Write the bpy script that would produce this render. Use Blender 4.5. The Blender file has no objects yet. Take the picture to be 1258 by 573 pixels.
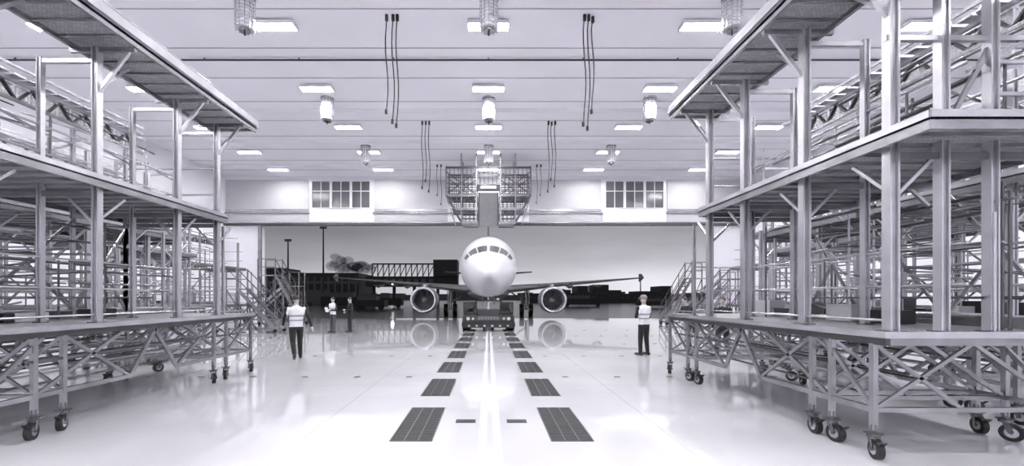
import bpy, math, random
from mathutils import Vector, Matrix
random.seed(7)
R=random.random
scene=bpy.context.scene
col=scene.collection

# ------------------------------------------------------------ materials
def newmat(name):
    m=bpy.data.materials.new(name); m.use_nodes=True
    nt=m.node_tree; b=nt.nodes['Principled BSDF']; return m,nt,b
def mat(name,c,rough=.5,metal=0.,noise=0.,nscale=4.,spec=.5):
    m,nt,b=newmat(name)
    if not isinstance(c,(tuple,list)): c=(c,c*.99,c*1.05)
    b.inputs['Base Color'].default_value=(*c,1); b.inputs['Roughness'].default_value=rough
    b.inputs['Metallic'].default_value=metal; b.inputs['Specular IOR Level'].default_value=spec
    if noise>0:
        tc=nt.nodes.new('ShaderNodeTexCoord'); n=nt.nodes.new('ShaderNodeTexNoise')
        n.inputs['Scale'].default_value=nscale; n.inputs['Detail'].default_value=5
        nt.links.new(tc.outputs['Object'],n.inputs['Vector'])
        r=nt.nodes.new('ShaderNodeValToRGB')
        r.color_ramp.elements[0].position=.3; r.color_ramp.elements[1].position=.7
        r.color_ramp.elements[0].color=(*[x*(1-noise) for x in c],1)
        r.color_ramp.elements[1].color=(*[min(1,x*(1+noise*.5)) for x in c],1)
        nt.links.new(n.outputs['Fac'],r.inputs['Fac']); nt.links.new(r.outputs['Color'],b.inputs['Base Color'])
    return m
def emis(name,c,s):
    m,nt,b=newmat(name)
    b.inputs['Base Color'].default_value=(*c,1)
    b.inputs['Emission Color'].default_value=(*c,1); b.inputs['Emission Strength'].default_value=s
    return m
ALU=mat('aluminium',.33,.25,.75,.25,3)
ALUL=mat('aluminium_light',.56,.24,.7,.15,3)
ALUD=mat('aluminium_dark',.09,.35,.6,.2,4)
STEEL=mat('steel_tube',.15,.25,.7,.2,5)
RUB=mat('rubber',.012,.6)
DARK=mat('dark_metal',.015,.4,.2)
WHITEP=mat('white_paint',.85,.35)
CREAM=mat('white_plastic',.5,.5)
GREY=mat('grey_paint',.18,.5,0,.1)
ACW=mat('aircraft_white',.64,.2,0,.03,.5)
ACG=mat('aircraft_grey',.25,.3,.1,.08,1)
LIP=mat('polished_lip',.85,.2,.7)
FAN=mat('fan_blades',.2,.3,.7)
GLASSD=mat('cockpit_glass',.12,.08,0)
WING=mat('wing_paint',.22,.35,.1,.08,1)
LAMP=emis('lamp_diffuser',(1,.99,1),112)
LAMPS=emis('small_lamp',(1,1,1),12)
# grating
def grating():
    m,nt,b=newmat('deck_grating')
    tc=nt.nodes.new('ShaderNodeTexCoord'); br=nt.nodes.new('ShaderNodeTexBrick')
    br.inputs['Scale'].default_value=9; br.inputs['Mortar Size'].default_value=.022
    br.inputs['Color1'].default_value=(.4,.397,.42,1); br.inputs['Color2'].default_value=(.27,.27,.29,1); br.inputs['Mortar'].default_value=(.06,.06,.065,1)
    nt.links.new(tc.outputs['Object'],br.inputs['Vector']); nt.links.new(br.outputs['Color'],b.inputs['Base Color'])
    b.inputs['Metallic'].default_value=.2; b.inputs['Roughness'].default_value=.4
    return m
GRAT=grating()
def floor_mat():
    m,nt,b=newmat('epoxy_floor'); L=nt.links
    tc=nt.nodes.new('ShaderNodeTexCoord')
    n=nt.nodes.new('ShaderNodeTexNoise'); n.inputs['Scale'].default_value=.5; n.inputs['Detail'].default_value=6
    L.new(tc.outputs['Object'],n.inputs['Vector'])
    r=nt.nodes.new('ShaderNodeValToRGB'); r.color_ramp.elements[0].position=.3; r.color_ramp.elements[1].position=.7
    r.color_ramp.elements[0].color=(.64,.635,.67,1); r.color_ramp.elements[1].color=(.74,.735,.765,1)
    L.new(n.outputs['Fac'],r.inputs['Fac'])
    br=nt.nodes.new('ShaderNodeTexBrick'); br.offset=0; br.inputs['Scale'].default_value=1
    br.inputs['Brick Width'].default_value=4.6; br.inputs['Row Height'].default_value=4.6; br.inputs['Mortar Size'].default_value=.01
    br.inputs['Color1'].default_value=(1,1,1,1); br.inputs['Color2'].default_value=(1,1,1,1); br.inputs['Mortar'].default_value=(.78,.78,.8,1)
    mp=nt.nodes.new('ShaderNodeMapping'); mp.inputs['Location'].default_value=(2.3,1.1,0)
    L.new(tc.outputs['Object'],mp.inputs['Vector']); L.new(mp.outputs['Vector'],br.inputs['Vector'])
    mx=nt.nodes.new('ShaderNodeMixRGB'); mx.blend_type='MULTIPLY'; mx.inputs['Fac'].default_value=1
    L.new(r.outputs['Color'],mx.inputs['Color1']); L.new(br.outputs['Color'],mx.inputs['Color2']); L.new(mx.outputs['Color'],b.inputs['Base Color'])
    n2=nt.nodes.new('ShaderNodeTexNoise'); n2.inputs['Scale'].default_value=1.7; n2.inputs['Detail'].default_value=4
    L.new(tc.outputs['Object'],n2.inputs['Vector'])
    mr=nt.nodes.new('ShaderNodeMapRange'); mr.inputs['To Min'].default_value=.02; mr.inputs['To Max'].default_value=.12
    L.new(n2.outputs['Fac'],mr.inputs['Value']); L.new(mr.outputs['Result'],b.inputs['Roughness'])
    b.inputs['Specular IOR Level'].default_value=.6
    b.inputs['Coat Weight'].default_value=.7; b.inputs['Coat Roughness'].default_value=.03
    bp=nt.nodes.new('ShaderNodeBump'); bp.inputs['Strength'].default_value=.06; bp.inputs['Distance'].default_value=.05
    L.new(n2.outputs['Fac'],bp.inputs['Height']); L.new(bp.outputs['Normal'],b.inputs['Normal'])
    return m
FLOOR=floor_mat()
WALL=mat('wall_panel',.82,.55,0,.05,.4)
CEIL=mat('ceiling_panel',.86,.5,0,.05,.25)
APRON=mat('wet_apron',.03,.2,0,.5,.15)

# ------------------------------------------------------------ mesh builder
class MB:
    def __init__(s): s.v=[];s.f=[];s.m=[];s.sm=[];s.mats=[]
    def mi(s,m):
        if m not in s.mats: s.mats.append(m)
        return s.mats.index(m)
    def add(s,vs,fs,m,smooth=False):
        o=len(s.v); s.v+= [tuple(v) for v in vs]; k=s.mi(m)
        for f in fs: s.f.append([i+o for i in f]); s.m.append(k); s.sm.append(smooth)
    def box(s,x0,x1,y0,y1,z0,z1,m):
        if x0>x1:x0,x1=x1,x0
        if y0>y1:y0,y1=y1,y0
        if z0>z1:z0,z1=z1,z0
        s.add([(x0,y0,z0),(x1,y0,z0),(x1,y1,z0),(x0,y1,z0),(x0,y0,z1),(x1,y0,z1),(x1,y1,z1),(x0,y1,z1)],
          [(0,3,2,1),(4,5,6,7),(0,1,5,4),(1,2,6,5),(2,3,7,6),(3,0,4,7)],m)
    def beam(s,a,b,w,h,m):
        a=Vector(a);b=Vector(b);d=(b-a)
        if d.length<1e-5:return
        d.normalize(); up=Vector((0,0,1)) if abs(d.z)<.95 else Vector((0,1,0))
        x=d.cross(up).normalized()*w/2; y=x.normalized().cross(d)*h/2
        vs=[a-x-y,a+x-y,a+x+y,a-x+y,b-x-y,b+x-y,b+x+y,b-x+y]
        s.add(vs,[(0,1,2,3),(7,6,5,4),(0,4,5,1),(1,5,6,2),(2,6,7,3),(3,7,4,0)],m)
    def tube(s,pts,r,m,n=8):
        pts=[Vector(p) for p in pts]
        if not isinstance(r,(list,tuple)): r=[r]*len(pts)
        vs=[];fs=[];k=len(pts); prev=None
        for i,p in enumerate(pts):
            d=(pts[min(i+1,k-1)]-pts[max(i-1,0)]).normalized()
            up=prev if prev is not None else (Vector((0,0,1)) if abs(d.z)<.9 else Vector((0,1,0)))
            x=d.cross(up)
            if x.length<1e-4: x=d.cross(Vector((1,0,0)))
            x.normalize(); y=x.cross(d).normalized(); prev=y
            for j in range(n):
                t=2*math.pi*j/n; vs.append(p+(x*math.cos(t)+y*math.sin(t))*r[i])
        for i in range(k-1):
            for j in range(n):
                a=i*n+j;b=i*n+(j+1)%n; fs.append((a,b,b+n,a+n))
        s.add(vs,fs,m,True)
        s.add(vs[:n],[tuple(range(n))[::-1]],m); s.add(vs[-n:],[tuple(range(n))],m)
    def loft(s,rings,m,closed=True,caps=True,smooth=True):
        n=len(rings[0]);vs=[v for r in rings for v in r];fs=[]
        for i in range(len(rings)-1):
            for j in range(n if closed else n-1):
                a=i*n+j;b=i*n+(j+1)%n; fs.append((a,b,b+n,a+n))
        if caps: fs.append(tuple(range(n))[::-1]); fs.append(tuple(range((len(rings)-1)*n,len(rings)*n)))
        s.add(vs,fs,m,smooth)
    def ell(s,c,r,m,n=14,k=9,zmin=-1.,rot=None):
        rings=[];t0=math.acos(max(-1,min(1,zmin)))
        for i in range(k+1):
            t=.02+(t0-.02)*i/k if zmin>-1 else .02+(math.pi-.04)*i/k
            ring=[]
            for j in range(n):
                p=2*math.pi*j/n
                v=Vector((r[0]*math.sin(t)*math.cos(p),r[1]*math.sin(t)*math.sin(p),r[2]*math.cos(t)))
                if rot is not None: v=rot@v
                ring.append(Vector(c)+v)
            rings.append(ring)
        s.loft(rings[::-1],m)
    def cyl(s,c,r,h,m,axis='z',n=20):
        c=Vector(c);d={'x':Vector((1,0,0)),'y':Vector((0,1,0)),'z':Vector((0,0,1))}[axis]*h/2
        s.tube([c-d,c+d],r,m,n)
    def obj(s,name,parent=None,loc=None):
        me=bpy.data.meshes.new(name); me.from_pydata(s.v,[],s.f)
        for m in s.mats: me.materials.append(m)
        me.polygons.foreach_set('material_index',s.m); me.polygons.foreach_set('use_smooth',s.sm); me.update()
        o=bpy.data.objects.new(name,me); col.objects.link(o)
        if parent: o.parent=parent
        if loc: o.location=loc
        return o
def empty(name,loc=(0,0,0)):
    e=bpy.data.objects.new(name,None); col.objects.link(e); e.location=loc; e.empty_display_size=.3; return e

# ------------------------------------------------------------ room
HX=22; YB=34.; YR=-8.; ZC=11.9; DX0=-18.9; DX1=18.4; DZ=7.9
def boxobj(name,*a):
    b=MB(); b.box(*a); return b.obj(name)
boxobj('floor',-HX,HX,YR,YB+.4,-.2,0,FLOOR)
boxobj('ceiling',-HX-.4,HX+.4,YR-.4,YB+.4,ZC,ZC+.2,CEIL)
boxobj('wall_left',-HX-.4,-HX,YR,YB+.4,0,ZC,WALL)
boxobj('wall_right',HX,HX+.4,YR,YB+.4,0,ZC,WALL)
boxobj('wall_rear',-HX-.4,HX+.4,YR-.4,YR,0,ZC,WALL)
b=MB(); b.box(-HX,DX0,YB,YB+.4,0,ZC,WALL); b.box(DX1,HX,YB,YB+.4,0,ZC,WALL); b.box(DX0,DX1,YB,YB+.4,DZ,ZC,WALL)
b.obj('wall_back')
# header trim
b=MB()
b.box(-HX,HX,YB-.25,YB-.002,7.75,8.05,ALUD); b.box(-HX,HX,YB-.3,YB-.25,7.95,8.02,ALUL)
b.box(-HX,HX,YB-.12,YB-.002,8.75,8.85,ALU)
b.box(DX0-.25,DX0,YB-.2,YB-.002,0,7.75,ALU); b.box(DX1,DX1+.25,YB-.2,YB-.002,0,7.75,ALU)
b.obj('trim_door')
b=MB()
HG=mat('header_grey_panel',.48,.6,0,.06,.5)
for X0,X1 in ((-14.8,-9.7),(9.6,14.7)): b.box(X0-.05,X1+.05,YB-.2,YB-.01,8.06,9.1,WHITEP)
for X0,X1 in ((-21.9,-15.),(-9.5,-3.4),(3.4,9.4),(14.9,21.9)):
    b.box(X0,X1,YB-.1,YB-.01,8.95,9.15,ALUL); b.box(X0,X1,YB-.05,YB-.005,9.15,11.6,HG); b.box(X0,X1,YB-.05,YB-.005,8.06,8.7,HG)
b.obj('trim_header')
WGL=mat('window_glass_dusk',.12,.15)
wn=1
def window(x0,x1,z0,z1,n,axis,pos):
    global wn
    b=MB()
    def bx(a0,a1,c0,c1,d0,d1,m):
        if axis=='y': b.box(a0,a1,pos-d1,pos-d0,c0,c1,m)
        else:
            s=-1 if pos>0 else 1
            b.box(pos+s*d0,pos+s*d1,a0,a1,c0,c1,m)
    bx(x0,x1,z0,z1,.005,.03,WGL)
    bx(x0,x1,z0-.08,z0,.005,.12,WHITEP); bx(x0,x1,z1,z1+.08,.005,.12,WHITEP)
    for i in range(n+1):
        x=x0+(x1-x0)*i/n; w=.1
        bx(x-w,x+w,z0,z1,.005,.1,WHITEP)
        if i<n:
            xm=x+(x1-x0)/n/2; bx(xm-.03,xm+.03,z0,z1,.005,.07,WHITEP)
    bx(x0,x1,z0+(z1-z0)*.62,z0+(z1-z0)*.62+.06,.005,.07,WHITEP)
    b.obj('window_%d'%wn); wn+=1
window(-14.8,-9.8,9.25,11.45,3,'y',YB); window(9.7,14.7,9.25,11.45,3,'y',YB)
window(17.5,21,6.2,8.4,3,'x',HX); window(22.5,26,6.2,8.4,3,'x',HX); window(12,15.5,6.2,8.4,3,'x',HX)
window(17.5,21,6.2,8.4,3,'x',-HX); window(24,27.5,6.2,8.4,3,'x',-HX)
# ceiling seams, conduit
SEAM=mat('seam_grey',.4,.6)
b=MB(); y=-6.
while y<33.5:
    b.box(-HX,HX,y,y+.05,ZC-.02,ZC-.002,SEAM); y+=2.25
for y in (12.2,21.8,26.2,31): b.box(-HX,HX,y,y+.22,ZC-.2,ZC-.002,WHITEP)
b.obj('trim_ceiling')
b=MB(); b.beam((-HX,17.2,ZC-.1),(HX,17.2,ZC-.1),.06,.05,DARK)
for x in range(-20,21,4): b.beam((x,17.2,ZC-.1),(x,17.2,ZC-.003),.04,.04,DARK)
b.obj('ceiling_conduit')
# ------------------------------------------------------------ fixtures
b=MB(); b.box(-.76,.76,-.24,.24,.03,.1,WHITEP); b.box(-.73,.73,-.21,.21,0,.03,LAMP)
b.box(-.76,-.73,-.24,.24,-.06,.03,WHITEP); b.box(.73,.76,-.24,.24,-.06,.03,WHITEP); b.box(-.76,.76,-.24,-.21,-.02,.03,WHITEP); b.box(-.76,.76,.21,.24,-.02,.03,WHITEP)
b.box(-.5,-.47,-.02,.02,.1,.15,ALU); b.box(.47,.5,-.02,.02,.1,.15,ALU)
fx=b.obj('ceiling_light',loc=(0,15,ZC-.15)); fm=fx.data
for d in (-6,-3,1.5,6,10.5,15,19.5,23.9,28.0,31.8):
    for k in range(-2,3):
        if d==15 and k==0: continue
        o=bpy.data.objects.new('ceiling_light',fm); col.objects.link(o); o.location=(8.2*k+(.35*(1 if k<0 else -1) if d==15 and k else 0),d,ZC-.15)
# heater cylinders
b=MB(); 
b.cyl((0,0,.62),.27,1.0,CREAM,n=20)
for i in range(9): b.cyl((0,0,.15+i*.12),.305,.02,WHITEP,n=20)
for i in range(12):
    t=i*math.pi/6; b.beam((.3*math.cos(t),.3*math.sin(t),.1),(.3*math.cos(t),.3*math.sin(t),1.15),.02,.02,ALUL)
b.cyl((0,0,1.2),.33,.08,ALUL,n=20); b.cyl((0,0,.07),.18,.05,ALU,n=16); b.cyl((0,0,0),.03,.15,DARK)
hm=None
for d in (7.,13.7,20.7,27.2):
    for X in (-8.2,.02,8.2):
        if hm is None: o=b.obj('ceiling_diffuser'); hm=o.data
        else: o=bpy.data.objects.new('ceiling_diffuser',hm); col.objects.link(o)
        o.location=(X,d,ZC-1.24)
# hanging hoses
def hose(X,Y,zb,r=.028):
    b=MB(); pts=[(X+.05*math.sin(i*.9+X),Y,ZC-(ZC-zb)*i/8) for i in range(9)]
    pts[0]=(X,Y,ZC-.002)
    b.tube(pts,r,DARK,8); b.tube([(X+.05*math.sin(7.2+X),Y,zb+.15),(X+.05*math.sin(7.2+X),Y,zb)],.05,DARK,8); b.cyl((X,Y,ZC-.1),.06,.2,DARK); b.obj('hanging_hose')
for X,zb,Y in ((-3.65,8.35,14.6),(-3.42,8.0,14.6),(-3.27,7.85,14.6),(3.45,7.9,14.6),(3.6,7.75,14.6),(3.77,8.4,14.7),
             (-3.8,8.0,23.4),(-3.6,8.4,23.4),(-3.4,7.8,23.4),(3.46,7.8,23.4),(3.65,8.5,23.5),(3.84,8.1,23.4),(-3.6,8.8,31),(3.7,8.9,31),(-3.9,9.5,31),(4.,9.5,31)):
    hose(X,Y,zb,.022)

# ------------------------------------------------------------ floor grates, marks
GR=mat('grate_dark',.02,.5,.2); GRB=mat('grate_bar',.1,.4,.4)
for i in range(8):
    y0=4.95+2.28*i
    for s in (-1,1):
        x0=.04+s*.73; x1=.04+s*1.24; b=MB(); a,c=min(x0,x1),max(x0,x1)
        b.box(a,c,y0,y0+1.5,.0005,.004,GR)
        for k in range(4): x=a+(c-a)*k/3; b.box(x-.008,x+.008,y0,y0+1.5,.004,.009,GRB)
        for k in range(21): y=y0+1.5*k/20; b.box(a,c,y-.006,y+.006,.004,.008,GRB)
        b.obj('floor_grate')
for s in (-1,1):
    b=MB(); b.box(.04+s*.36-.14,.04+s*.36+.14,5.68,5.84,.0005,.004,GR); b.box(.04+s*.36-.1,.04+s*.36+.1,5.71,5.81,.004,.006,GR); b.obj('floor_drain')
LINE=mat('line_paint',.97,.15); LINEG=mat('line_grey',.5,.4)
b=MB()
for x in (-.06,.1): b.box(x-.035,x+.035,1,26,.0005,.003,LINE)
for x in (-.115,.155): b.box(x-.006,x+.006,1,26,.0005,.0025,LINEG)
b.obj('floor_marking')
b=MB()
for y in (9,12.2,15.4,18.6,21.8):
    for k in range(-9,10):
        x=k*1.15+.55
        if abs(x)<1.5: continue
        b.cyl((x,y,.004),.07,.008,GRB,n=10)
b.obj('floor_studs')

# ------------------------------------------------------------ docks
def caster(b,x,y,ang=0.,zt=.34):
    c,s=math.cos(ang),math.sin(ang)
    ox,oy=x+.05*c,y+.05*s; ax=Vector((-s,c,0)); C=Vector((ox,oy,.105))
    b.tube([C-ax*.03,C+ax*.03],.105,RUB,20); b.tube([C-ax*.034,C+ax*.034],.06,ALUL,14); b.tube([C-ax*.06,C+ax*.06],.018,STEEL,8)
    for q in (-1,1): b.beam(C+ax*.048*q,Vector((x,y,.235))+ax*.04*q,.012,.05,STEEL)
    b.cyl((x,y,.24),.06,.03,STEEL,n=12); b.box(x-.06,x+.06,y-.06,y+.06,.255,.27,ALUD); b.cyl((x,y,zt*.5+.14),.03,zt-.24,STEEL)
    b.beam(C+Vector((.08*c,.08*s,.06)),C+Vector((.14*c,.14*s,.11)),.05,.015,DARK)
def dock(s,xin,y0,y1,ym0,ym1,frames,top=True,extra=True,cast=None,width=2.25,seed=1,endposts=False,pw=.1):
    rnd=random.Random(seed); E=empty('maintenance_dock',(s*xin,(y0+y1)/2,0)); inv=Vector((s*xin,(y0+y1)/2,0))
    P=lambda u,y,z:(s*(xin+u),y,z)
    def fin(b,n):
        o=b.obj(n,E); o.location=-inv
    W=width
    b=MB()
    def bx(u0,u1,a,c,z0,z1,m): b.box(s*(xin+u0),s*(xin+u1),a,c,z0,z1,m)
    bx(0,W,y0,y1,1.35,1.38,GRAT)
    for u in (.02,W-.07): bx(u,u+.05,y0,y1,1.24,1.35,ALUD); 
    bx(-.02,.02,y0,y1,1.32,1.39,ALUL)
    for a in (y0,y1-.05): bx(.07,W-.07,a,a+.05,1.24,1.35,ALU)
    bx(-.02,W,y0-.03,y0,1.32,1.39,ALUL)
    n=int((y1-y0)/.45)
    for i in range(1,n): yy=y0+(y1-y0)*i/n; bx(.07,W-.07,yy-.025,yy+.025,1.27,1.35,ALU)
    # mid deck
    bx(0,W,ym0,ym1,3.44,3.48,GRAT)
    for u in (.0,W-.05): bx(u,u+.05,ym0,ym1,3.35,3.47,ALU)
    bx(-.015,0,ym0,ym1,3.46,3.53,ALUL)
    for a in (ym0,ym1-.05): bx(.05,W-.05,a,a+.05,3.35,3.47,ALU)
    bx(0,W,ym0-.015,ym0,3.46,3.53,ALUL)
    n=int((ym1-ym0)/.3)
    for i in range(1,n): yy=ym0+(ym1-ym0)*i/n; bx(.05,W-.05,yy-.015,yy+.015,3.4,3.44,ALU)
    if top:
        t0,t1=.5,ym1+.35
        bx(-.42,.56,t0,t1,5.5,5.54,GRAT)
        for u in (-.42,.51): bx(u,u+.05,t0,t1,5.44,5.58,ALU)
        bx(-.46,-.42,t0,t1,5.56,5.7,ALUL)
        bx(-.37,.51,t1-.05,t1,5.46,5.6,ALU)
        n=int((t1-t0)/.32)
        for i in range(1,n): yy=t0+(t1-t0)*i/n; bx(-.37,.51,yy-.015,yy+.015,5.47,5.5,ALU)
    fin(b,'decks')
    # under frame
    b=MB(); cy=cast or [y0+.15,y0+.7,y0+1.0,y1-1.35,y1-.95,y1-.05]
    us=(.04,W-.08)
    for u in us:
        lo=.52
        b.beam(P(u,cy[0],lo),P(u,cy[2]+1.,lo),.05,.06,ALU); b.beam(P(u,cy[3]-1.,lo),P(u,cy[5],lo),.05,.06,ALU)
        b.beam(P(u,cy[2]+1,lo),P(u,cy[2]+1.5,1.25),.045,.055,ALU); b.beam(P(u,cy[3]-1,lo),P(u,cy[3]-1.5,1.25),.045,.055,ALU)
        for yy in cy: 
            b.beam(P(u,yy,.3),P(u,yy,1.25),.055,.055,ALU)
        b.beam(P(u,cy[0],lo),P(u,cy[1]+.1,1.25),.035,.045,ALU); b.beam(P(u,cy[2],1.25),P(u,cy[2]+1,lo),.035,.045,ALU); b.beam(P(u,cy[1],lo),P(u,cy[2]+.9,1.25),.035,.045,ALU)
        b.beam(P(u,cy[5],1.25),P(u,cy[4]-.1,lo),.035,.045,ALU); b.beam(P(u,cy[3],1.25),P(u,cy[3]-1,lo),.035,.045,ALU); b.beam(P(u,cy[4],lo),P(u,cy[3]-.8,1.25),.035,.045,ALU)
        b.beam(P(u,y0+1,.95),P(u,y1-.3,.95),.025,.035,STEEL)
    for yy in cy:
        b.beam(P(us[0],yy,.52),P(us[1],yy,.52),.045,.05,ALU)
        b.beam(P(us[0],yy,.52),P(W/2,yy,1.25),.03,.04,ALU); b.beam(P(us[1],yy,.52),P(W/2,yy,1.25),.03,.04,ALU)
        b.beam(P(us[0],yy,1.25),P(W*.45,yy,.52),.03,.04,ALU)
    for k in range(7):
        u=.3+.25*k; z=.62+.13*(k%3); b.tube([P(u,y0+.6+.1*k,z),P(u,y1-.5-.1*k,z)],.018,ALUL if k%2 else STEEL,6)
    fin(b,'under_frame')
    b=MB()
    for u in us:
        for i,yy in enumerate(cy): caster(b,s*(xin+u),yy,rnd.uniform(-2.2,-.8),.34)
    fin(b,'casters')
    # posts
    b=MB()
    def post(u,y,z0,z1,w=pw):
        b.beam(P(u,y,z0),P(u,y,z1),w*.6,w*.6,ALU); b.beam(P(u-w*.38,y,z0),P(u-w*.38,y,z1),w*.2,w*.9,ALUL); b.beam(P(u+w*.38,y,z0),P(u+w*.38,y,z1),w*.2,w*.9,ALUL)
        b.box(*sorted((s*(xin+u-w*.8),s*(xin+u+w*.8))),y-w*.8,y+w*.8,z0,z0+.015,ALUD)
    zt=5.44 if top else 5.0
    ubk=W-.14
    for y in frames:
        post(.17,y,1.38,zt)
        if not(endposts and y==frames[0]): post(1.0,y,1.38,5.3,pw*.75)
        post(ubk,y,1.38,4.9 if top else 4.6,.06)
        b.beam(P(.17,y,5.24),P(1.0,y,5.24),.05,.06,ALUL)
        b.beam(P(.17,y,3.28),P(ubk,y,3.28),.05,.08,ALU)
        b.beam(P(.17,y,2.8),P(.66,y,3.3),.035,.035,ALUL); b.beam(P(ubk,y,2.8),P(ubk-.55,y,3.3),.035,.035,ALUL)
        b.beam(P(.17,y+.45,3.3),P(.17,y,2.88),.035,.035,ALUL)
        b.beam(P(1.,y,4.2),P(ubk,y,4.8),.03,.035,ALU)
        if top:
            b.beam(P(.17,y,4.75),P(-.35,y,5.44),.04,.05,ALUL); b.beam(P(-.4,y,5.4),P(.56,y,5.4),.045,.07,ALU)
            b.beam(P(.17,y,4.85),P(.17,y+.55,5.44),.035,.04,ALUL)
    for y in (y0+.1,y1-.1,ym1-.1): post(ubk,y,1.38,3.3,.06)
    post(.17,y1-.9,1.38,3.3,.055)
    if endposts:
        f0=frames[0]
        for u in (.72,1.25): post(u,f0,1.38,6.6,.1)
        post(2.1,f0,1.38,6.6,.08)
        b.beam(P(.1,f0,4.55),P(W,f0,4.55),.05,.055,ALUL)
        b.beam(P(.72,f0,3.5),P(1.25,f0,4.5),.035,.045,ALU)
        b.beam(P(1.25,f0+.1,4.9),P(2.2,f0+.1,6.2),.045,.055,ALUL)
        for z in (3.95,4.3,5.2): b.beam(P(1.25,f0,z),P(W,f0,z),.035,.04,ALUL)
    fin(b,'posts')
    # rails
    b=MB()
    ub=ubk
    for z in (1.52,1.9,2.4): b.tube([P(ub,y0+.1,z),P(ub,y1-.1,z)],.02,ALUL,6)
    bx=lambda u0,u1,a,c,z0,z1,m: b.box(s*(xin+u0),s*(xin+u1),a,c,z0,z1,m)
    bx(ub-.02,ub+.02,y0+.1,y1-.1,1.38,1.5,ALU)
    for z in (3.95,4.35,4.6): b.tube([P(ub,ym0+.1,z),P(ub,ym1,z)],.02,ALUL,6)
    bx(ub-.02,ub+.02,ym0,ym1,3.5,3.66,ALU)
    for z in (3.9,4.3): b.tube([P(1.,frames[0],z),P(1.,frames[-1],z)],.018,ALUL,6)
    for z in (1.9,2.35): b.tube([P(1.,frames[0],z),P(1.,frames[-1],z)],.018,ALUL,6)
    # sliding flap truss on back row
    ya,yb=1.5,ym1+.2
    zz=4.92
    b.beam(P(ub-.12,ya,zz),P(ub-.12,yb,zz),.04,.05,ALU); b.beam(P(ub-.12,ya,zz+.3),P(ub-.12,yb,zz+.3),.06,.05,ALUL)
    k=0; y=ya
    while y<yb-.2:
        b.beam(P(ub-.12,y,zz if k%2 else zz+.28),P(ub-.12,y+.22,zz+.28 if k%2 else zz),.025,.025,ALUD)
        bx(ub-.1,ub-.08,y,y+.17,zz+.03,zz+.25,ALU)
        bx(ub-.32,ub-.02,y,y+.17,zz+.32,zz+.35,ALUL); y+=.22;k+=1
    b.beam(P(ub-.12,ya,zz+.55),P(ub-.12,yb,zz+.55),.035,.04,ALUL)
    for i in range(len(frames)-1):
        a,c=frames[i],frames[i+1]
        b.beam(P(ub,a,1.5),P(ub,c,3.2),.03,.04,ALU) ; b.beam(P(ub,c,1.5),P(ub,(a+c)/2,2.35),.03,.04,ALU)
        b.beam(P(ub,a,3.6),P(ub,c,4.6),.03,.035,ALU)
        if i%2==0: b.beam(P(ub,(a+c)/2,1.4),P(ub,(a+c)/2,2.4),.04,.04,ALUL)
    b.tube([P(.17,frames[0],1.5),P(.17,y1-.9,1.5)],.016,ALUL,6)
    b.beam(P(.17,frames[-1],1.45),P(.17,y1-.1,1.45),.03,.03,ALUL)
    for z in (1.9,2.4): b.tube([P(.17,y1-.9,z),P(W-.14,y1-.4,z)],.018,ALUL,6)
    for z in (3.95,4.5): b.tube([P(.17,ym1-.05,z),P(W-.14,ym1-.05,z)],.018,ALUL,6)
    if top:
        for z in (6.0,6.5):b.tube([P(.56,1,z),P(.56,ym1+.3,z)],.02,ALUL,6)
        for y in frames: b.tube([P(.54,y+.3,5.5),P(.54,y+.3,6.5)],.02,ALUL,6)
    if extra:
        for k in range(56):
            u=rnd.uniform(1.05,W-.2); z=rnd.choice([1.45,1.75,2.0,2.2,2.35,2.6,2.8,3.0,3.65,3.8,4.05,4.4,4.7]); a=rnd.uniform(ym0+.1,ym1-1.5); l=rnd.uniform(.8,2.4)
            b.tube([P(u,a,z),P(u+rnd.choice([0,0,.15]),min(a+l,ym1),z+rnd.choice([0,0,.0,.2]))],rnd.choice([.012,.016,.022]),rnd.choice([ALUL,ALU,STEEL,ALUD]),6)
        for k in range(14):
            u=rnd.uniform(1.05,W-.3); y=rnd.uniform(ym0+.3,ym1); z=rnd.choice([1.38,3.48]); b.tube([P(u,y,z),P(u,y,z+rnd.uniform(.9,1.8 if z<2 else 1.3))],.016,rnd.choice([ALUL,STEEL]),6)
        for k in range(8):
            y=rnd.uniform(y0+.5,y1-1); z=rnd.choice([1.39,1.39,3.49]); u=rnd.uniform(1.2,1.6)
            if z>3 and y>ym1-.8: continue
            bx(u,u+.3,y,y+.45,z,z+rnd.uniform(.12,.35),rnd.choice([CREAM,GREY,DARK,DARK]))
    fin(b,'rails')
    return E
dock(1,4.18,4.3,9.5,3.85,8.1,[4.4,5.6,6.9,8.0],cast=[4.46,5.0,5.3,8.25,8.6,9.45],seed=3,endposts=True,pw=.11)
dock(-1,5.6,4.0,9.75,3.6,8.75,[4.5,6.0,7.55,8.65],cast=[4.4,5.05,5.4,8.35,8.75,9.65],seed=5,pw=.1)
# outer docks
dock(1,7.3,5.5,11.5,5.2,11.2,[5.8,7.4,9.2,11.0],top=False,seed=11,pw=.08)
dock(-1,8.7,5.0,12,5.0,11.6,[5.6,7.2,9,10.6,11.5],top=False,seed=12,pw=.08)
dock(1,10.3,8.5,16,8.5,15.5,[9,10.8,12.8,15],top=False,seed=13,pw=.08)
dock(-1,11.8,8.5,17,8.5,16.5,[9,10.8,12.8,15,16.3],top=False,seed=14,pw=.08)
dock(1,14.,16.5,24,16.5,23.5,[17,18.8,20.5,22.5],top=False,seed=15)
dock(-1,14.6,17.5,25,17.5,24.5,[18,19.8,22,24],top=False,seed=16)
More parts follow.
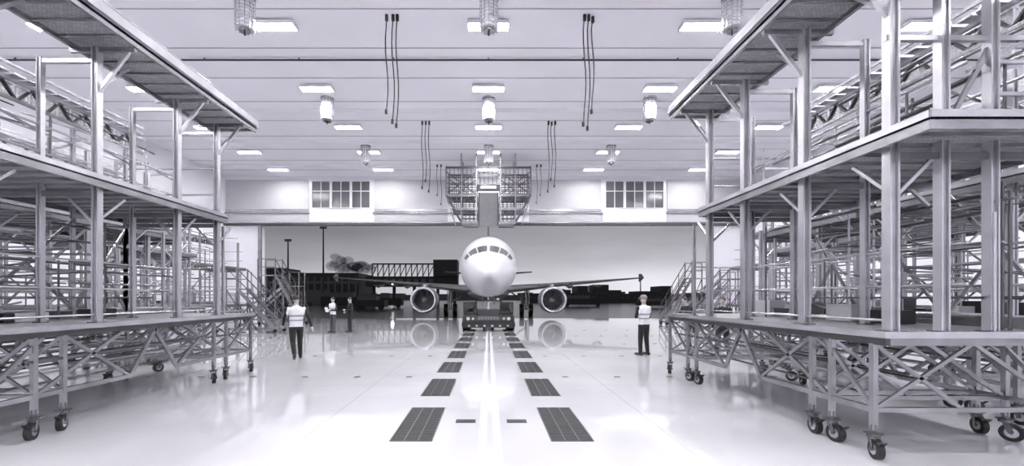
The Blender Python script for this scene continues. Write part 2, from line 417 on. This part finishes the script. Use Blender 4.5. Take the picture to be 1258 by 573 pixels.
# ------------------------------------------------------------ stairs
def stairs(s,X,Y,h,n=12,run=.24,w=.9):
    E=empty('access_stairs',(X,Y,0)); b=MB()
    L=n*run
    for i in range(n):
        b.box(i*run*s,(i*run+.26)*s,-w/2,w/2,h*(i+1)/n-.05,h*(i+1)/n,ALU)
    for q in (-w/2,w/2):
        b.beam((0,q,.1),(L*s,q,h),.04,.16,ALU)
        for z in (.5,1.): b.beam((0,q,.15+z),(L*s,q,h+z),.04,.04,ALUD); b.beam((L*s,q,h+z),((L+1.1)*s,q,h+z),.04,.04,ALUD)
        for i in range(0,n+1,3): b.beam((i*run*s,q,h*i/n),(i*run*s,q,h*i/n+1.1),.035,.035,ALU)
        for xx in (L,L+1.1): b.beam((xx*s,q,.1),(xx*s,q,h+1),.06,.06,ALU)
        b.beam((L*s,q,.4),((L+1.1)*s,q,h),.04,.04,ALUD); b.beam((0,q,.15),((L+1.1)*s,q,.15),.06,.06,ALU)
        b.beam((L*.5*s,q,.15),(L*s,q,h*.7),.04,.04,ALUD)
    b.box(L*s,(L+1.1)*s,-w/2,w/2,h-.05,h,GRAT)
    b.obj('frame',E); b=MB()
    for xx in (0.1,L+1): 
        for q in (-w/2,w/2): b.cyl((xx*s,q,.1),.1,.06,RUB,'y')
    b.obj('wheels',E); return E
stairs(-1,-11.8,26.2,3.2,12,.14); stairs(-1,-10.4,20.5,2.2,10,.2); stairs(1,11.2,26.2,3.0,12,.14); stairs(1,10.4,21,2.2,9,.2)
stairs(1,-17.5,29.5,2.6); stairs(1,14.2,29.5,2.6)
for X,Y in ((-19.9,31),(-20.4,27),(20,31),(16,12),(-17.5,12)):
    b=MB(); b.box(X-.8,X+.8,Y-.3,Y+.3,.08,2.1,GREY); b.box(X-.77,X-.02,Y-.33,Y-.3,.15,2.05,CREAM); b.box(X+.02,X+.77,Y-.33,Y-.3,.15,2.05,CREAM); b.cyl((X-.08,Y-.35,1.1),.015,.2,DARK); b.cyl((X+.08,Y-.35,1.1),.015,.2,DARK)
    for q in (-.7,.7): b.box(X+q-.05,X+q+.05,Y-.2,Y+.2,0,.08,DARK)
    b.obj('storage_cabinet')

# ------------------------------------------------------------ tail dock (suspended)
def tail_dock():
    E=empty('suspended_tail_dock',(0,29.5,0)); b=MB(); y0,y1=28.6,30.4
    for s in (-1,1):
        b.box(s*.75,s*1.9,y0,y1,7.05,7.13,GRAT); b.box(s*.75,s*2.6,y0,y1,8.0,8.08,GRAT); b.box(s*.9,s*3.,y0,y1,8.95,9.03,GRAT)
        for (a,c,z) in ((.75,1.9,7.05),(.75,2.6,8.),(.9,3.,8.95)):
            for yy in (y0,y1):
                b.beam((s*a,yy,z+.0),(s*c,yy,z),.05,.16,ALU)
                for zz in (.28,.56,.85): b.beam((s*a,yy,z+zz),(s*c,yy,z+zz),.05,.05,ALUD)
                k=a
                while k<=c: b.beam((s*k,yy,z),(s*k,yy,z+.85),.045,.045,ALUD); k+=.3
            for zz in (.45,.85): b.beam((s*c,y0,z+zz),(s*c,y1,z+zz),.04,.04,ALUD)
        for yy in (y0,y1):
            for xx in (.85,1.9,2.95): b.beam((s*xx,yy,8.95 if xx>2 else 7.05),(s*xx,yy,ZC-.01 if xx<2.5 else 11),.09,.09,ALU)
            b.beam((s*1.9,yy,7.1),(s*2.95,yy,8.95),.09,.09,ALUD); b.beam((s*.85,yy,9),(s*2.95,yy,10.6),.06,.06,ALUD); b.beam((s*2.95,yy,9),(s*.85,yy,10.6),.06,.06,ALUD)
            b.beam((s*2.4,yy,7.05),(s*3.,yy,8.95),.05,.05,ALU)
    for yy in (y0,y1):
        b.beam((-3,yy,10.9),(3,yy,10.9),.1,.14,ALUD); b.beam((-3,yy,10.2),(3,yy,10.2),.06,.08,ALUD)
        for k in range(-10,11): b.beam((k*.3,yy,9.75),(k*.3,yy,10.9),.045,.045,ALUD)
    b.box(-.9,.9,y0,y1,9.7,9.78,GRAT)
    b.obj('platforms',E).location=(0,-29.5,0)
    b=MB(); b.box(-.72,.72,y0+.3,y0+.4,6.85,9.2,GREY); b.box(-.72,-.62,y0+.2,y0+.3,6.85,9.2,ALUD); b.box(.62,.72,y0+.2,y0+.3,6.85,9.2,ALUD)
    b.obj('slot_panel',E).location=(0,-29.5,0)
    b=MB(); b.box(-.55,.55,y0-.15,y0-.02,9.42,9.55,WHITEP); b.box(-.5,.5,y0-.18,y0-.15,9.44,9.53,LAMPS); b.obj('work_lamp',E).location=(0,-29.5,0)
tail_dock()

# ------------------------------------------------------------ aircraft
AY=22.6
ST=[(0,3.12,.03,.03),(.12,3.12,.26,.26),(.4,3.15,.5,.48),(.9,3.22,.8,.78),(1.5,3.33,1.08,1.08),(2.1,3.47,1.33,1.33),(2.7,3.6,1.52,1.56),(3.6,3.74,1.74,1.82),(4.6,3.83,1.9,1.99),(6,3.86,1.975,2.07),(10,3.86,1.975,2.07),(24,3.86,1.975,2.07),(28,4.1,1.7,1.85),(32,4.6,1.1,1.3),(35,5.0,.6,.75),(37,5.2,.2,.3)]
def fus(s,th,k=1.):
    for i in range(len(ST)-1):
        if ST[i][0]<=s<=ST[i+1][0]: break
    a,c=ST[i],ST[i+1]; t=(s-a[0])/(c[0]-a[0])
    zc,ry,rz=[a[j]+(c[j]-a[j])*t for j in (1,2,3)]
    return Vector((k*ry*math.sin(th),AY+s,zc+k*rz*math.cos(th)))
E=empty('airliner',(0,AY,0))
def af(b,n):
    o=b.obj(n,E); o.location=(0,-AY,0); return o
b=MB(); rings=[]
ss=[0,.05,.12,.25,.4,.65,.9,1.2,1.5,1.8,2.1,2.4,2.7,3.1,3.6,4.1,4.6,5.3,6,8,10,14,18,22,24,26,28,30,32,33.5,35,36,37]
for s in ss: rings.append([fus(s,2*math.pi*j/40) for j in range(40)])
b.loft(rings,ACW)
af(b,'fuselage')
b=MB()
def pane(s0,s1,a0,a1,m,k=1.012,s0b=None,s1b=None):
    s0b=s0 if s0b is None else s0b; s1b=s1 if s1b is None else s1b
    g=[]
    for i in range(5):
        for j in range(5):
            a=a0+(a1-a0)*j/4; q0=s0+(s0b-s0)*j/4; q1=s1+(s1b-s1)*j/4
            g.append(fus(q0+(q1-q0)*i/4,math.radians(a),k))
    f=[]
    for i in range(4):
        for j in range(4): q=i*5+j; f.append((q,q+1,q+6,q+5))
    b.add(g,f,m,True)
for s in (-1,1):
    pane(1.62,2.3,s*3,s*29,GLASSD,1.012,1.72,2.45); pane(1.78,2.52,s*32,s*54,GLASSD,1.012,2.1,2.75); pane(2.2,2.85,s*57,s*70,GLASSD,1.012,2.5,3.05)
    pane(4.9,6.0,s*84,s*85,ACG,1.004);
    for k in range(20): pane(8+k*.8,8.3+k*.8,s*74,s*80,GLASSD,1.004)
af(b,'cockpit_windows')
# wings
def surf(b,x0,x1,yl0,yl1,c0,c1,z0,z1,t0,t1,m,s,n=6):
    rings=[]
    prof=[(0,0),(.04,.35),(.15,.5),(.4,.5),(.75,.25),(1,.0),(.75,-.2),(.4,-.45),(.15,-.42),(.04,-.25)]
    for i in range(n+1):
        t=i/n; X=x0+(x1-x0)*t; Y=yl0+(yl1-yl0)*t; C=c0+(c1-c0)*t; Z=z0+(z1-z0)*t; T=t0+(t1-t0)*t
        rings.append([Vector((s*X,Y+C*p[0],Z+T*p[1])) for p in prof])
    b.loft(rings,m)
b=MB()
for s in (-1,1):
    surf(b,1.2,6.6,35.6,38.8,7.5,4.4,2.45,3.0,.8,.42,WING,s); surf(b,6.6,17.05,38.8,44.6,4.4,1.5,3.0,3.95,.42,.13,WING,s)
    rings=[[Vector((s*(17.05+w),44.7,3.95)),Vector((s*(17.05+w),45.4,4.4)),Vector((s*(17.05+w),46.2,4.45)),Vector((s*(17.05+w),46.2,3.55)),Vector((s*(17.05+w),45.6,3.6))] for w in (0,.05)]
    b.loft(rings,ACG,smooth=False)
    for X in (4.2,8.5,11.5): b.tube([(s*X,41,2.75+.07*X*.3),(s*X,42.6,2.6+.07*X*.4),(s*X,45,2.7+.08*X*.5)],[.05,.16,.05],ACG,8)
    surf(b,.5,6.2,AY+32,AY+35,3.6,1.4,4.9,5.4,.35,.15,WING,s,3)
af(b,'wings')
b=MB(); # belly fairing + fin
rings=[]
for t in range(9):
    y=AY+10.5+t*1.2; k=math.sin(math.pi*(t+.3)/8.6); rings.append([Vector((2.0*k*math.sin(2*math.pi*j/20),y,2.3+.75*k*math.cos(2*math.pi*j/20))) for j in range(20)])
b.loft(rings,ACG)
fr=[]
for t,(z,yl,c,w) in enumerate([(5.6,AY+27.5,6.5,.5),(7,AY+29,5.3,.42),(11.8,AY+33.2,2.3,.2)]):
    fr.append([Vector((w*.5*q,yl+c*p,z)) for p,q in ((0,0),(.1,1),(.5,1),(1,0),(.5,-1),(.1,-1))])
b.loft(fr,ACW)
af(b,'tail_fin')
# engines
for s in (-1,1):
    b=MB(); cx,cz,cy=s*5.75,1.55,35.7; N=36
    def ring(y,r,dz=0): return [Vector((cx+r*math.sin(2*math.pi*j/N),cy+y,cz+dz+r*math.cos(2*math.pi*j/N))) for j in range(N)]
    b.loft([ring(.75,.9),ring(.35,.93),ring(.1,.97),ring(0,1.04),ring(.06,1.12),ring(.22,1.17)],LIP,caps=False)
    b.loft([ring(.22,1.17),ring(.9,1.22),ring(1.8,1.2),ring(2.7,1.05),ring(3.4,.85)],ACW,caps=False)
    b.loft([ring(3.4,.85),ring(3.4,.6),ring(4.6,.4)],FAN,caps=True)
    b.loft([ring(.75,.9),ring(1.2,.88)],FAN,caps=False)
    b.add([*ring(1.15,.9)],[tuple(range(N))],DARK)
    for k in range(22):
        t=2*math.pi*k/22; c,sn=math.cos(t),math.sin(t)
        def q(r,o,y): return (cx+r*c-o*sn,cy+y,cz+r*sn+o*c)
        b.add([q(.22,-.03,.95),q(.22,.05,1.05),q(.87,.12,1.1),q(.87,-.06,.95)],[(0,1,2,3)],FAN)
    b.loft([ring(.55,.02),ring(.7,.12),ring(.85,.2),ring(1.,.25)],ACG)
    b.beam((cx,cy+1.2,cz+1.2),(cx,cy+4.5,cz+1.35),.3,.45,ACW)
    af(b,'engine')
# gear
b=MB(); ny=AY+5.2
b.tube([(0,ny,2.0),(0,ny,.42)],[.13,.09],LIP,12); b.tube([(0,ny,1.1),(0,ny+1.1,1.95)],.05,ALU); b.beam((-.3,ny,.38),(.3,ny,.38),.1,.1,STEEL)
for s in (-1,1):
    b.cyl((s*.26,ny,.38),.38,.22,RUB,'x',24); b.cyl((s*.26,ny,.38),.2,.24,ALUL,'x',16)
    b.box(s*.38,s*.42,ny-.5,ny+.9,1.25,2.0,ACG)
    b.cyl((s*.16,ny-.12,1.45),.09,.06,CREAM,'y',12)
    X=s*3.8; my=41.
    b.tube([(X,my,2.7),(X,my,.6)],[.17,.13],ALUL,12); b.tube([(X,my,1.2),(X*.6,my,2.3)],.07,ALU)
    for q in (-.45,.45): b.cyl((X+q,my,.56),.58,.4,RUB,'x',26); b.cyl((X+q,my,.56),.28,.42,ALUL,'x',18)
    b.beam((X-.45,my,.58),(X+.45,my,.58),.12,.12,STEEL); b.box(X+s*.25,X+s*.29,my-.6,my+.6,1.1,2.6,ACW)
af(b,'landing_gear')
# ------------------------------------------------------------ tug
def tug():
    E=empty('pushback_tug',(0,22,0)); b=MB(); TG=mat('tug_paint',.03,.35); 
    def hull(x,y0,y1,z0,z1,bv,m):
        pts=lambda y,i:[Vector((-x+i,y,z0+bv)),Vector((-x+bv+i,y,z0)),Vector((x-bv-i,y,z0)),Vector((x-i,y,z0+bv)),Vector((x-i,y,z1-bv)),Vector((x-bv-i,y,z1)),Vector((-x+bv+i,y,z1)),Vector((-x+i,y,z1-bv))]
        b.loft([pts(y0,.06),pts(y0+.1,0),pts(y1-.1,0),pts(y1,.06)],m,smooth=False)
    Y0=-.9; Y1=3.2
    hull(1.35,Y0,Y1,.28,.82,.06,TG)
    hull(1.38,Y0-.14,Y0+.02,.2,.5,.04,DARK)
    b.box(-.55,.55,Y0-.03,Y0+.01,.58,.78,ALUD)
    for k in range(7): b.box(-.5+k*.16,-.46+k*.16,Y0-.04,Y0-.03,.6,.76,ALUL)
    hull(.62,Y0+.1,Y0+1.3,.82,1.12,.06,TG)
    for s in (-1,1):
        b.box(s*.65,s*1.3,Y0+.3,Y0+1.9,.82,.98,DARK)
        for yy in (Y0+.35,Y0+1.9): b.beam((s*.68,yy,.9),(s*.68,yy,1.62),.07,.07,DARK); b.beam((s*1.28,yy,.9),(s*1.28,yy,1.5),.07,.07,DARK)
        b.beam((s*.68,Y0+.35,1.48),(s*1.28,Y0+.35,1.48),.06,.06,DARK)
        b.beam((s*.68,Y0+1.9,1.48),(s*1.28,Y0+1.9,1.48),.05,.05,ALUD); b.beam((s*1.28,Y0+.35,1.48),(s*1.28,Y0+1.9,1.48),.05,.05,ALUD)
        b.box(s*.75,s*1.2,Y0+1.2,Y0+1.65,.98,1.12,DARK); b.box(s*.75,s*1.2,Y0+1.6,Y0+1.72,1.1,1.5,DARK)
    b.box(-.68,.68,Y0+.33,Y0+.38,1.56,1.64,DARK); b.box(-.68,.68,Y0+.34,Y0+.37,1.12,1.16,ALUD); 
    b.beam((0,Y0+.35,1.12),(0,Y0+.35,1.6),.04,.04,ALUL)
    b.tube([(-1.0,Y0+.75,1.3),(-1.0,Y0+1,1.22)],.16,DARK,16)
    for k in range(-6,7): b.box(k*.2-.05,k*.2+.05,Y0-.16,Y0-.14,.26,.34,CREAM if k%2 else DARK)
    b.obj('body',E); b=MB()
    for s in (-1,1):
        for yy in (Y0+.75,Y1-.8): b.cyl((s*1.2,yy,.4),.4,.34,RUB,'x',24); b.cyl((s*1.38,yy,.4),.2,.03,ALUL,'x',16)
    b.obj('wheels',E); b=MB()
    for s in (-1,1): b.cyl((s*1.05,Y0-.04,.66),.09,.06,CREAM,'y',14); b.cyl((s*.8,Y0-.04,.66),.06,.06,CREAM,'y',14)
    b.cyl((.5,Y0+.35,1.68),.06,.1,CREAM)
    b.obj('headlamps',E); b=MB()
    b.tube([(0,Y1,.5),(0,Y1+2.1,.4)],.05,ALUL); b.obj('tow_bar',E)
tug()

# ------------------------------------------------------------ outdoors
boxobj('apron_ground',-500,500,YB+.4,900,-.25,-.02,APRON)
TD=mat('building_dark',.02,.6); TM=mat('building_mid',.09,.6)
b=MB(); b.box(-78,-38,119,135,0,9,TD); b.box(-78,-38,118.9,119,5.8,6.6,TM); b.box(-60,-46,118,119,0,4,TM)
for k in range(20): b.box(-77+k*2,-76.4+k*2,118.8,118.9,2,7.8,TM)
b.box(-70,-60,120,130,9,10.5,TD)
b.obj('terminal_building')
b=MB(); b.box(-36,-9,119,124,5,8,TD); b.box(-16,-9,118,125,8,12.8,TD); 
for k in range(11):
    x=-34+1.65*k; b.beam((x,119,8),(x,119,11.6),.25,.25,TD)
    b.beam((x,119,8),(x+1.65,119,11.6),.2,.2,TD)
b.beam((-34,119,11.6),(-16,119,11.6),.4,.4,TD)
for x in (-34,-28,-22,-15,-10): b.beam((x,121,-.02),(x,121,6),.8,.8,TD)
for k in range(9): b.box(-35+k*2.2,-33.8+k*2.2,118.9,119,6.2,7.2,TM)
b.cyl((-28,118.8,6),.4,.3,LAMPS,'y')
b.obj('jet_bridge')
b=MB(); x=12
while x<60:
    w=2+R()*4; h=3+R()*3.4; b.box(x,x+w,140,150,0,h,TD)
    for k in range(3): b.box(x+.3+k*w/3,x+.7+k*w/3,139.9,140,h*.5,h*.5+.4,TM)
    x+=w
b.obj('distant_buildings')
b=MB(); x=-200
while x<260:
    w=4+R()*10; h=2.5+R()*4.; b.box(x,x+w,290,300,0,h,TM); x+=w
b.obj('distant_tree_line')
for X,z in ((-44.3,14.2),(-36.5,17)):
    b=MB(); b.tube([(X,90,0),(X,90,z)],[.25,.14],TD); b.box(X-.7,X+.7,89.8,90.2,z,z+.5,TM); b.obj('floodlight_mast')
b=MB(); b.tube([(29.9,80,0),(29.9,80,6)],[.14,.1],TD); b.cyl((29.9,79.8,6.05),.28,.3,LAMPS,'y'); b.obj('apron_lamp')
for k,(x,y0,w,h) in enumerate(((-30,60,2.2,1.6),(-22,70,5,2.4),(-14,75,2.2,1.7),(-33,80,6,2.8),(26,70,4,1.6),(15,80,5,2.2),(-19,58,3,2),(-26,66,4,2.6),(-37,64,5,3))):
    b=MB(); b.box(x,x+w*1.4,y0,y0+2,.4,h*.7,TD); b.box(x+.3,x+w,y0+.1,y0+1.9,h*.7,h,TM)
    for q in (.5,w*1.4-.5): b.cyl((x+q,y0,.38),.4,.3,RUB,'y')
    b.obj('service_vehicle')
# steam plume
m,nt,bs=newmat('steam'); bs.inputs['Base Color'].default_value=(.14,.14,.155,1); bs.inputs['Roughness'].default_value=1; bs.inputs['Specular IOR Level'].default_value=0
lw=nt.nodes.new('ShaderNodeLayerWeight'); lw.inputs['Blend'].default_value=.35
ms=nt.nodes.new('ShaderNodeMapRange'); ms.inputs['From Min'].default_value=0; ms.inputs['From Max'].default_value=.8; ms.inputs['To Min'].default_value=.32; ms.inputs['To Max'].default_value=0
nt.links.new(lw.outputs['Facing'],ms.inputs['Value']); nt.links.new(ms.outputs['Result'],bs.inputs['Alpha'])
b=MB()
for k in range(24): b.ell((-54+k*.55+R()*1.8,139,12.+R()*4.5-k*.16),(1.3+R()*1.2,1,1.+R()*.8),m,18,10)
b.obj('steam_plume')

# ------------------------------------------------------------ people
SKIN=mat('skin',(.4,.34,.33),.5); HAIR=mat('hair',.02,.6); VEST=mat('hi_vis_vest',.75,.6,0,.05,10); BAND=mat('vest_band',.3,.4); NAVY=mat('dark_cloth',.012,.8,0,.3,14); MIDC=mat('grey_cloth',.06,.8,0,.2,14); SHOE=mat('shoe',.01,.5); HELM=mat('helmet',.2,.3); PAP=mat('paper',.8,.6)
def person(name,X,Y,rot,h=1.78,pose=None,vest=True,top=NAVY,legs=NAVY,hat=None,lean=0.,item=None):
    J=dict(kL=(-.10,-.02,.50),aL=(-.11,0,.09),kR=(.10,-.02,.50),aR=(.11,0,.09),eL=(-.25,.03,1.12),wL=(-.26,-.06,.87),eR=(.25,.03,1.12),wR=(.26,-.06,.87),hy=0.)
    if pose: J.update(pose)
    J={k:(Vector(v) if isinstance(v,tuple) else v) for k,v in J.items()}
    ly=lambda z:-lean*max(0,z-.95)
    b=MB(); tags=[]
    k=1.1 if vest else 1.04
    secs=[(.84,.13,.10),(.9,.165,.115),(.97,.17,.12),(1.08,.155*k,.112*k),(1.2,.165*k,.12*k),(1.32,.185*k,.125*k),(1.4,.19*k,.115*k),(1.455,.15*k,.09*k),(1.5,.075,.07),(1.58,.055,.058)]
    dz=lambda z:z-(lean**2)*.35*max(0,z-.95)
    rings=[[Vector((rx*math.cos(2*math.pi*j/20),ry*math.sin(2*math.pi*j/20)+ly(z),dz(z))) for j in range(20)] for z,rx,ry in secs]
    b.loft(rings,SKIN)
    for z,rx,ry in secs:
        for q in (-.6,0,.6): tags.append((Vector((q*rx,ly(z),dz(z))),ry,('T' if .93<z<1.49 else ('S' if z>=1.49 else 'L'))))
    def limb(pts,rs,t):
        nn=[];rr=[]
        for i in range(len(pts)-1):
            for q in range(6):
                f=q/6; nn.append(Vector(pts[i]).lerp(Vector(pts[i+1]),f)); rr.append(rs[i]+(rs[i+1]-rs[i])*f)
        nn.append(Vector(pts[-1]));rr.append(rs[-1]); b.tube(nn,rr,SKIN,12)
        for p,r in ((nn[0],rr[0]),(nn[-1],rr[-1])): b.ell(p,(r,r,r),SKIN,12,8)
        for i,p in enumerate(nn): tags.append((p,rr[i],t))
    for s,a in ((-1,'L'),(1,'R')):
        hip=(s*.092,0,.9); kn=J['k'+a]; an=J['a'+a]
        limb([hip,kn,an],[.1,.072,.056],'L')
        heel=an+Vector((0,.05,-.04)); toe=an+Vector((s*.02,-.17,-.045)); 
        if an.z>.12: toe=an+Vector((0,-.1,-.14))
        limb([heel,toe],[.048,.04],'F')
        sh=(s*.195*k/1.05,ly(1.41),dz(1.41)); limb([sh,J['e'+a],J['w'+a]],[.066,.05,.036],'A')
    hc=Vector((0,ly(1.67)-.015,dz(1.67)))
    b.ell(hc,(.076,.096,.112),SKIN,16,12); b.ell(hc+Vector((0,-.03,-.06)),(.055,.06,.055),SKIN,12,8)
    b.ell(hc+Vector((0,-.098,-.015)),(.014,.022,.024),SKIN,8,6)
    for s in (-1,1): b.ell(hc+Vector((s*.078,.005,-.01)),(.012,.02,.03),SKIN,8,6)
    tags.append((hc,.1,'S'))
    o=b.obj('tmp'); md=o.modifiers.new('r','REMESH'); md.mode='VOXEL'; md.voxel_size=.013; md.use_smooth_shade=True
    sm=o.modifiers.new('s','SMOOTH'); sm.iterations=3; sm.factor=.5
    dg=bpy.context.evaluated_depsgraph_get(); me=bpy.data.meshes.new_from_object(o.evaluated_get(dg)); bpy.data.objects.remove(o)
    me.name='body'; me.materials.clear()
    for m in (SKIN,VEST if vest else top,top,legs,SHOE,BAND): me.materials.append(m)
    mp={'S':0,'T':1,'A':2,'L':3,'F':4}
    for p in me.polygons:
        c=p.center; t=min(tags,key=lambda q:(q[0]-c).length-q[1])[2]; i=mp[t]
        if t=='T' and vest and (1.08<c.z<1.13 or 1.2<c.z<1.25): i=5
        p.material_index=i; p.use_smooth=True
    E=empty(name,(X,Y,0)); E.rotation_euler=(0,0,rot); f=h/1.78; E.scale=(f,f,f)
    ob=bpy.data.objects.new('body',me); col.objects.link(ob); ob.parent=E
    b=MB()
    for s,a in ((-1,'L'),(1,'R')):
        w=J['w'+a]; d=(w-J['e'+a]).normalized(); side=d.cross(Vector((1,0,0)))
        if side.length<.2: side=Vector((0,1,0))
        side.normalize(); nrm=d.cross(side).normalized()
        b.tube([w-d*.01,w+d*.03,w+d*.075,w+d*.095],[.026,.034,.036,.026],SKIN,10)
        for i,(off,l) in enumerate(((-.03,.065),(-.01,.078),(.01,.073),(.029,.058))):
            r0=w+d*.085+side*off; p1=r0+d*l*.5+nrm*.006*s; p2=p1+d*l*.35+nrm*.022*s*-1
            b.tube([r0,p1,p2],[.0095,.009,.007],SKIN,6)
        r0=w+d*.03-side*.03; b.tube([r0,r0+d*.03-side*.025,r0+d*.06-side*.03],[.012,.011,.008],SKIN,6)
    b.obj('hands',E)
    b=MB()
    for s in (-1,1): b.ell(hc+Vector((s*.03,-.088,.005)),(.009,.008,.007),HAIR,8,5)
    b.ell(hc+Vector((0,-.092,-.055)),(.024,.006,.005),MIDC,8,5); b.obj('face',E)
    b=MB()
    if hat:
        b.ell(hc+Vector((0,.0,.03)),(.105,.125,.115),hat,18,8,zmin=0.0); b.ell(hc+Vector((0,-.07,.035)),(.1,.12,.012),hat,18,6); b.obj('helmet',E)
    else:
        b.ell(hc+Vector((0,.014,.022)),(.083,.099,.103),HAIR,16,8,zmin=-.15); b.obj('hair',E)
    if item=='clipboard':
        b=MB(); c=(J['wL']+J['wR'])/2+Vector((0,-.1,.03)); b.beam(c+Vector((0,0,-.12)),c+Vector((0,-.08,.12)),.22,.012,PAP); b.obj('clipboard',E)
    return E
pi=math.pi
person('walking_technician',-5.38,11.4,pi+.5,1.8,dict(kL=(-.10,-.16,.53),aL=(-.12,-.28,.10),kR=(.09,.06,.5),aR=(.07,.38,.22),eL=(-.31,.14,1.16),wL=(-.37,.2,.93),eR=(.3,-.06,1.13),wR=(.32,-.26,.97)),lean=.07)
person('technician',-7.75,20.3,-.5,1.76,dict(eL=(-.27,.0,1.14),wL=(-.12,-.24,1.12),eR=(.27,.0,1.14),wR=(.1,-.24,1.15)),legs=MIDC,item='clipboard')
person('technician',-7.0,20.6,-.9,1.76,dict(eL=(-.24,.0,1.14),wL=(-.12,-.2,1.05),eR=(.27,.0,1.14),wR=(.08,-.26,1.15)),vest=False,top=NAVY)
person('supervisor',4.7,12.3,pi+.45,1.81,dict(kL=(-.12,-.02,.5),aL=(-.15,0,.09),kR=(.10,-.04,.50),aR=(.12,-.02,.09),eL=(-.27,-.04,1.14),wL=(-.06,-.2,1.2),eR=(.27,-.04,1.14),wR=(.06,-.22,1.17)),hat=HELM)
person('bending_technician',7.1,14.2,-pi/2+.3,1.8,dict(eL=(-.22,-.36,1.12),wL=(-.2,-.54,.95),eR=(.22,-.36,1.12),wR=(.2,-.54,.95),kL=(-.1,-.08,.5),kR=(.1,.06,.5),aR=(.11,.12,.09)),vest=False,lean=.42)
person('mechanic',6.85,11.9,-.8,1.76,dict(kL=(-.1,-.12,.52),aL=(-.1,-.22,.09),aR=(.1,.2,.12)),vest=False)
person('mechanic',13.3,14.1,.9,1.78,dict(kL=(-.1,-.12,.52),aL=(-.1,-.22,.09),aR=(.1,.2,.12)),vest=False)

# ------------------------------------------------------------ world, camera
w=bpy.data.worlds.new('dusk_sky'); scene.world=w; w.use_nodes=True; nt=w.node_tree; bg=nt.nodes['Background']
tc=nt.nodes.new('ShaderNodeTexCoord'); sp=nt.nodes.new('ShaderNodeSeparateXYZ'); nt.links.new(tc.outputs['Generated'],sp.inputs[0])
rp=nt.nodes.new('ShaderNodeValToRGB'); e=rp.color_ramp.elements
e[0].position=0; e[0].color=(.78,.77,.82,1); e[1].position=.22; e[1].color=(.26,.255,.285,1)
x=e.new(.04); x.color=(.68,.67,.72,1); x=e.new(.09); x.color=(.44,.43,.47,1); x=e.new(.15); x.color=(.31,.305,.335,1); x=e.new(.6); x.color=(.25,.25,.28,1)
nt.links.new(sp.outputs['Z'],rp.inputs['Fac'])
nz=nt.nodes.new('ShaderNodeTexNoise'); nz.inputs['Scale'].default_value=2.2; nz.inputs['Detail'].default_value=6
mpn=nt.nodes.new('ShaderNodeMapping'); mpn.inputs['Scale'].default_value=(1,1,5); nt.links.new(tc.outputs['Generated'],mpn.inputs[0]); nt.links.new(mpn.outputs[0],nz.inputs['Vector'])
mr=nt.nodes.new('ShaderNodeMapRange'); mr.inputs['From Min'].default_value=.3; mr.inputs['From Max'].default_value=.7; mr.inputs['To Min'].default_value=.8; mr.inputs['To Max'].default_value=1.12
nt.links.new(nz.outputs['Fac'],mr.inputs['Value'])
mrx=nt.nodes.new('ShaderNodeMapRange'); mrx.inputs['From Min'].default_value=-.45; mrx.inputs['From Max'].default_value=.45; mrx.inputs['To Min'].default_value=.75; mrx.inputs['To Max'].default_value=1.15
nt.links.new(sp.outputs['X'],mrx.inputs['Value'])
mm=nt.nodes.new('ShaderNodeMath'); mm.operation='MULTIPLY'; nt.links.new(mr.outputs['Result'],mm.inputs[0]); nt.links.new(mrx.outputs['Result'],mm.inputs[1])
mx=nt.nodes.new('ShaderNodeVectorMath'); mx.operation='SCALE'; nt.links.new(rp.outputs['Color'],mx.inputs[0]); nt.links.new(mm.outputs[0],mx.inputs['Scale'])
nt.links.new(mx.outputs[0],bg.inputs['Color']); bg.inputs['Strength'].default_value=1.0

cd=bpy.data.cameras.new('camera'); cam=bpy.data.objects.new('camera',cd); col.objects.link(cam)
cam.location=(0,0,1.75); cam.rotation_euler=(math.pi/2,0,0)
cd.sensor_width=36; cd.sensor_fit='HORIZONTAL'; cd.lens=36*500/1258; cd.shift_x=29/1258; cd.shift_y=79.5/1258; cd.clip_end=2000; cd.clip_start=.05
scene.camera=cam
scene.view_settings.view_transform='Standard'; scene.view_settings.look='None'; scene.view_settings.exposure=.12
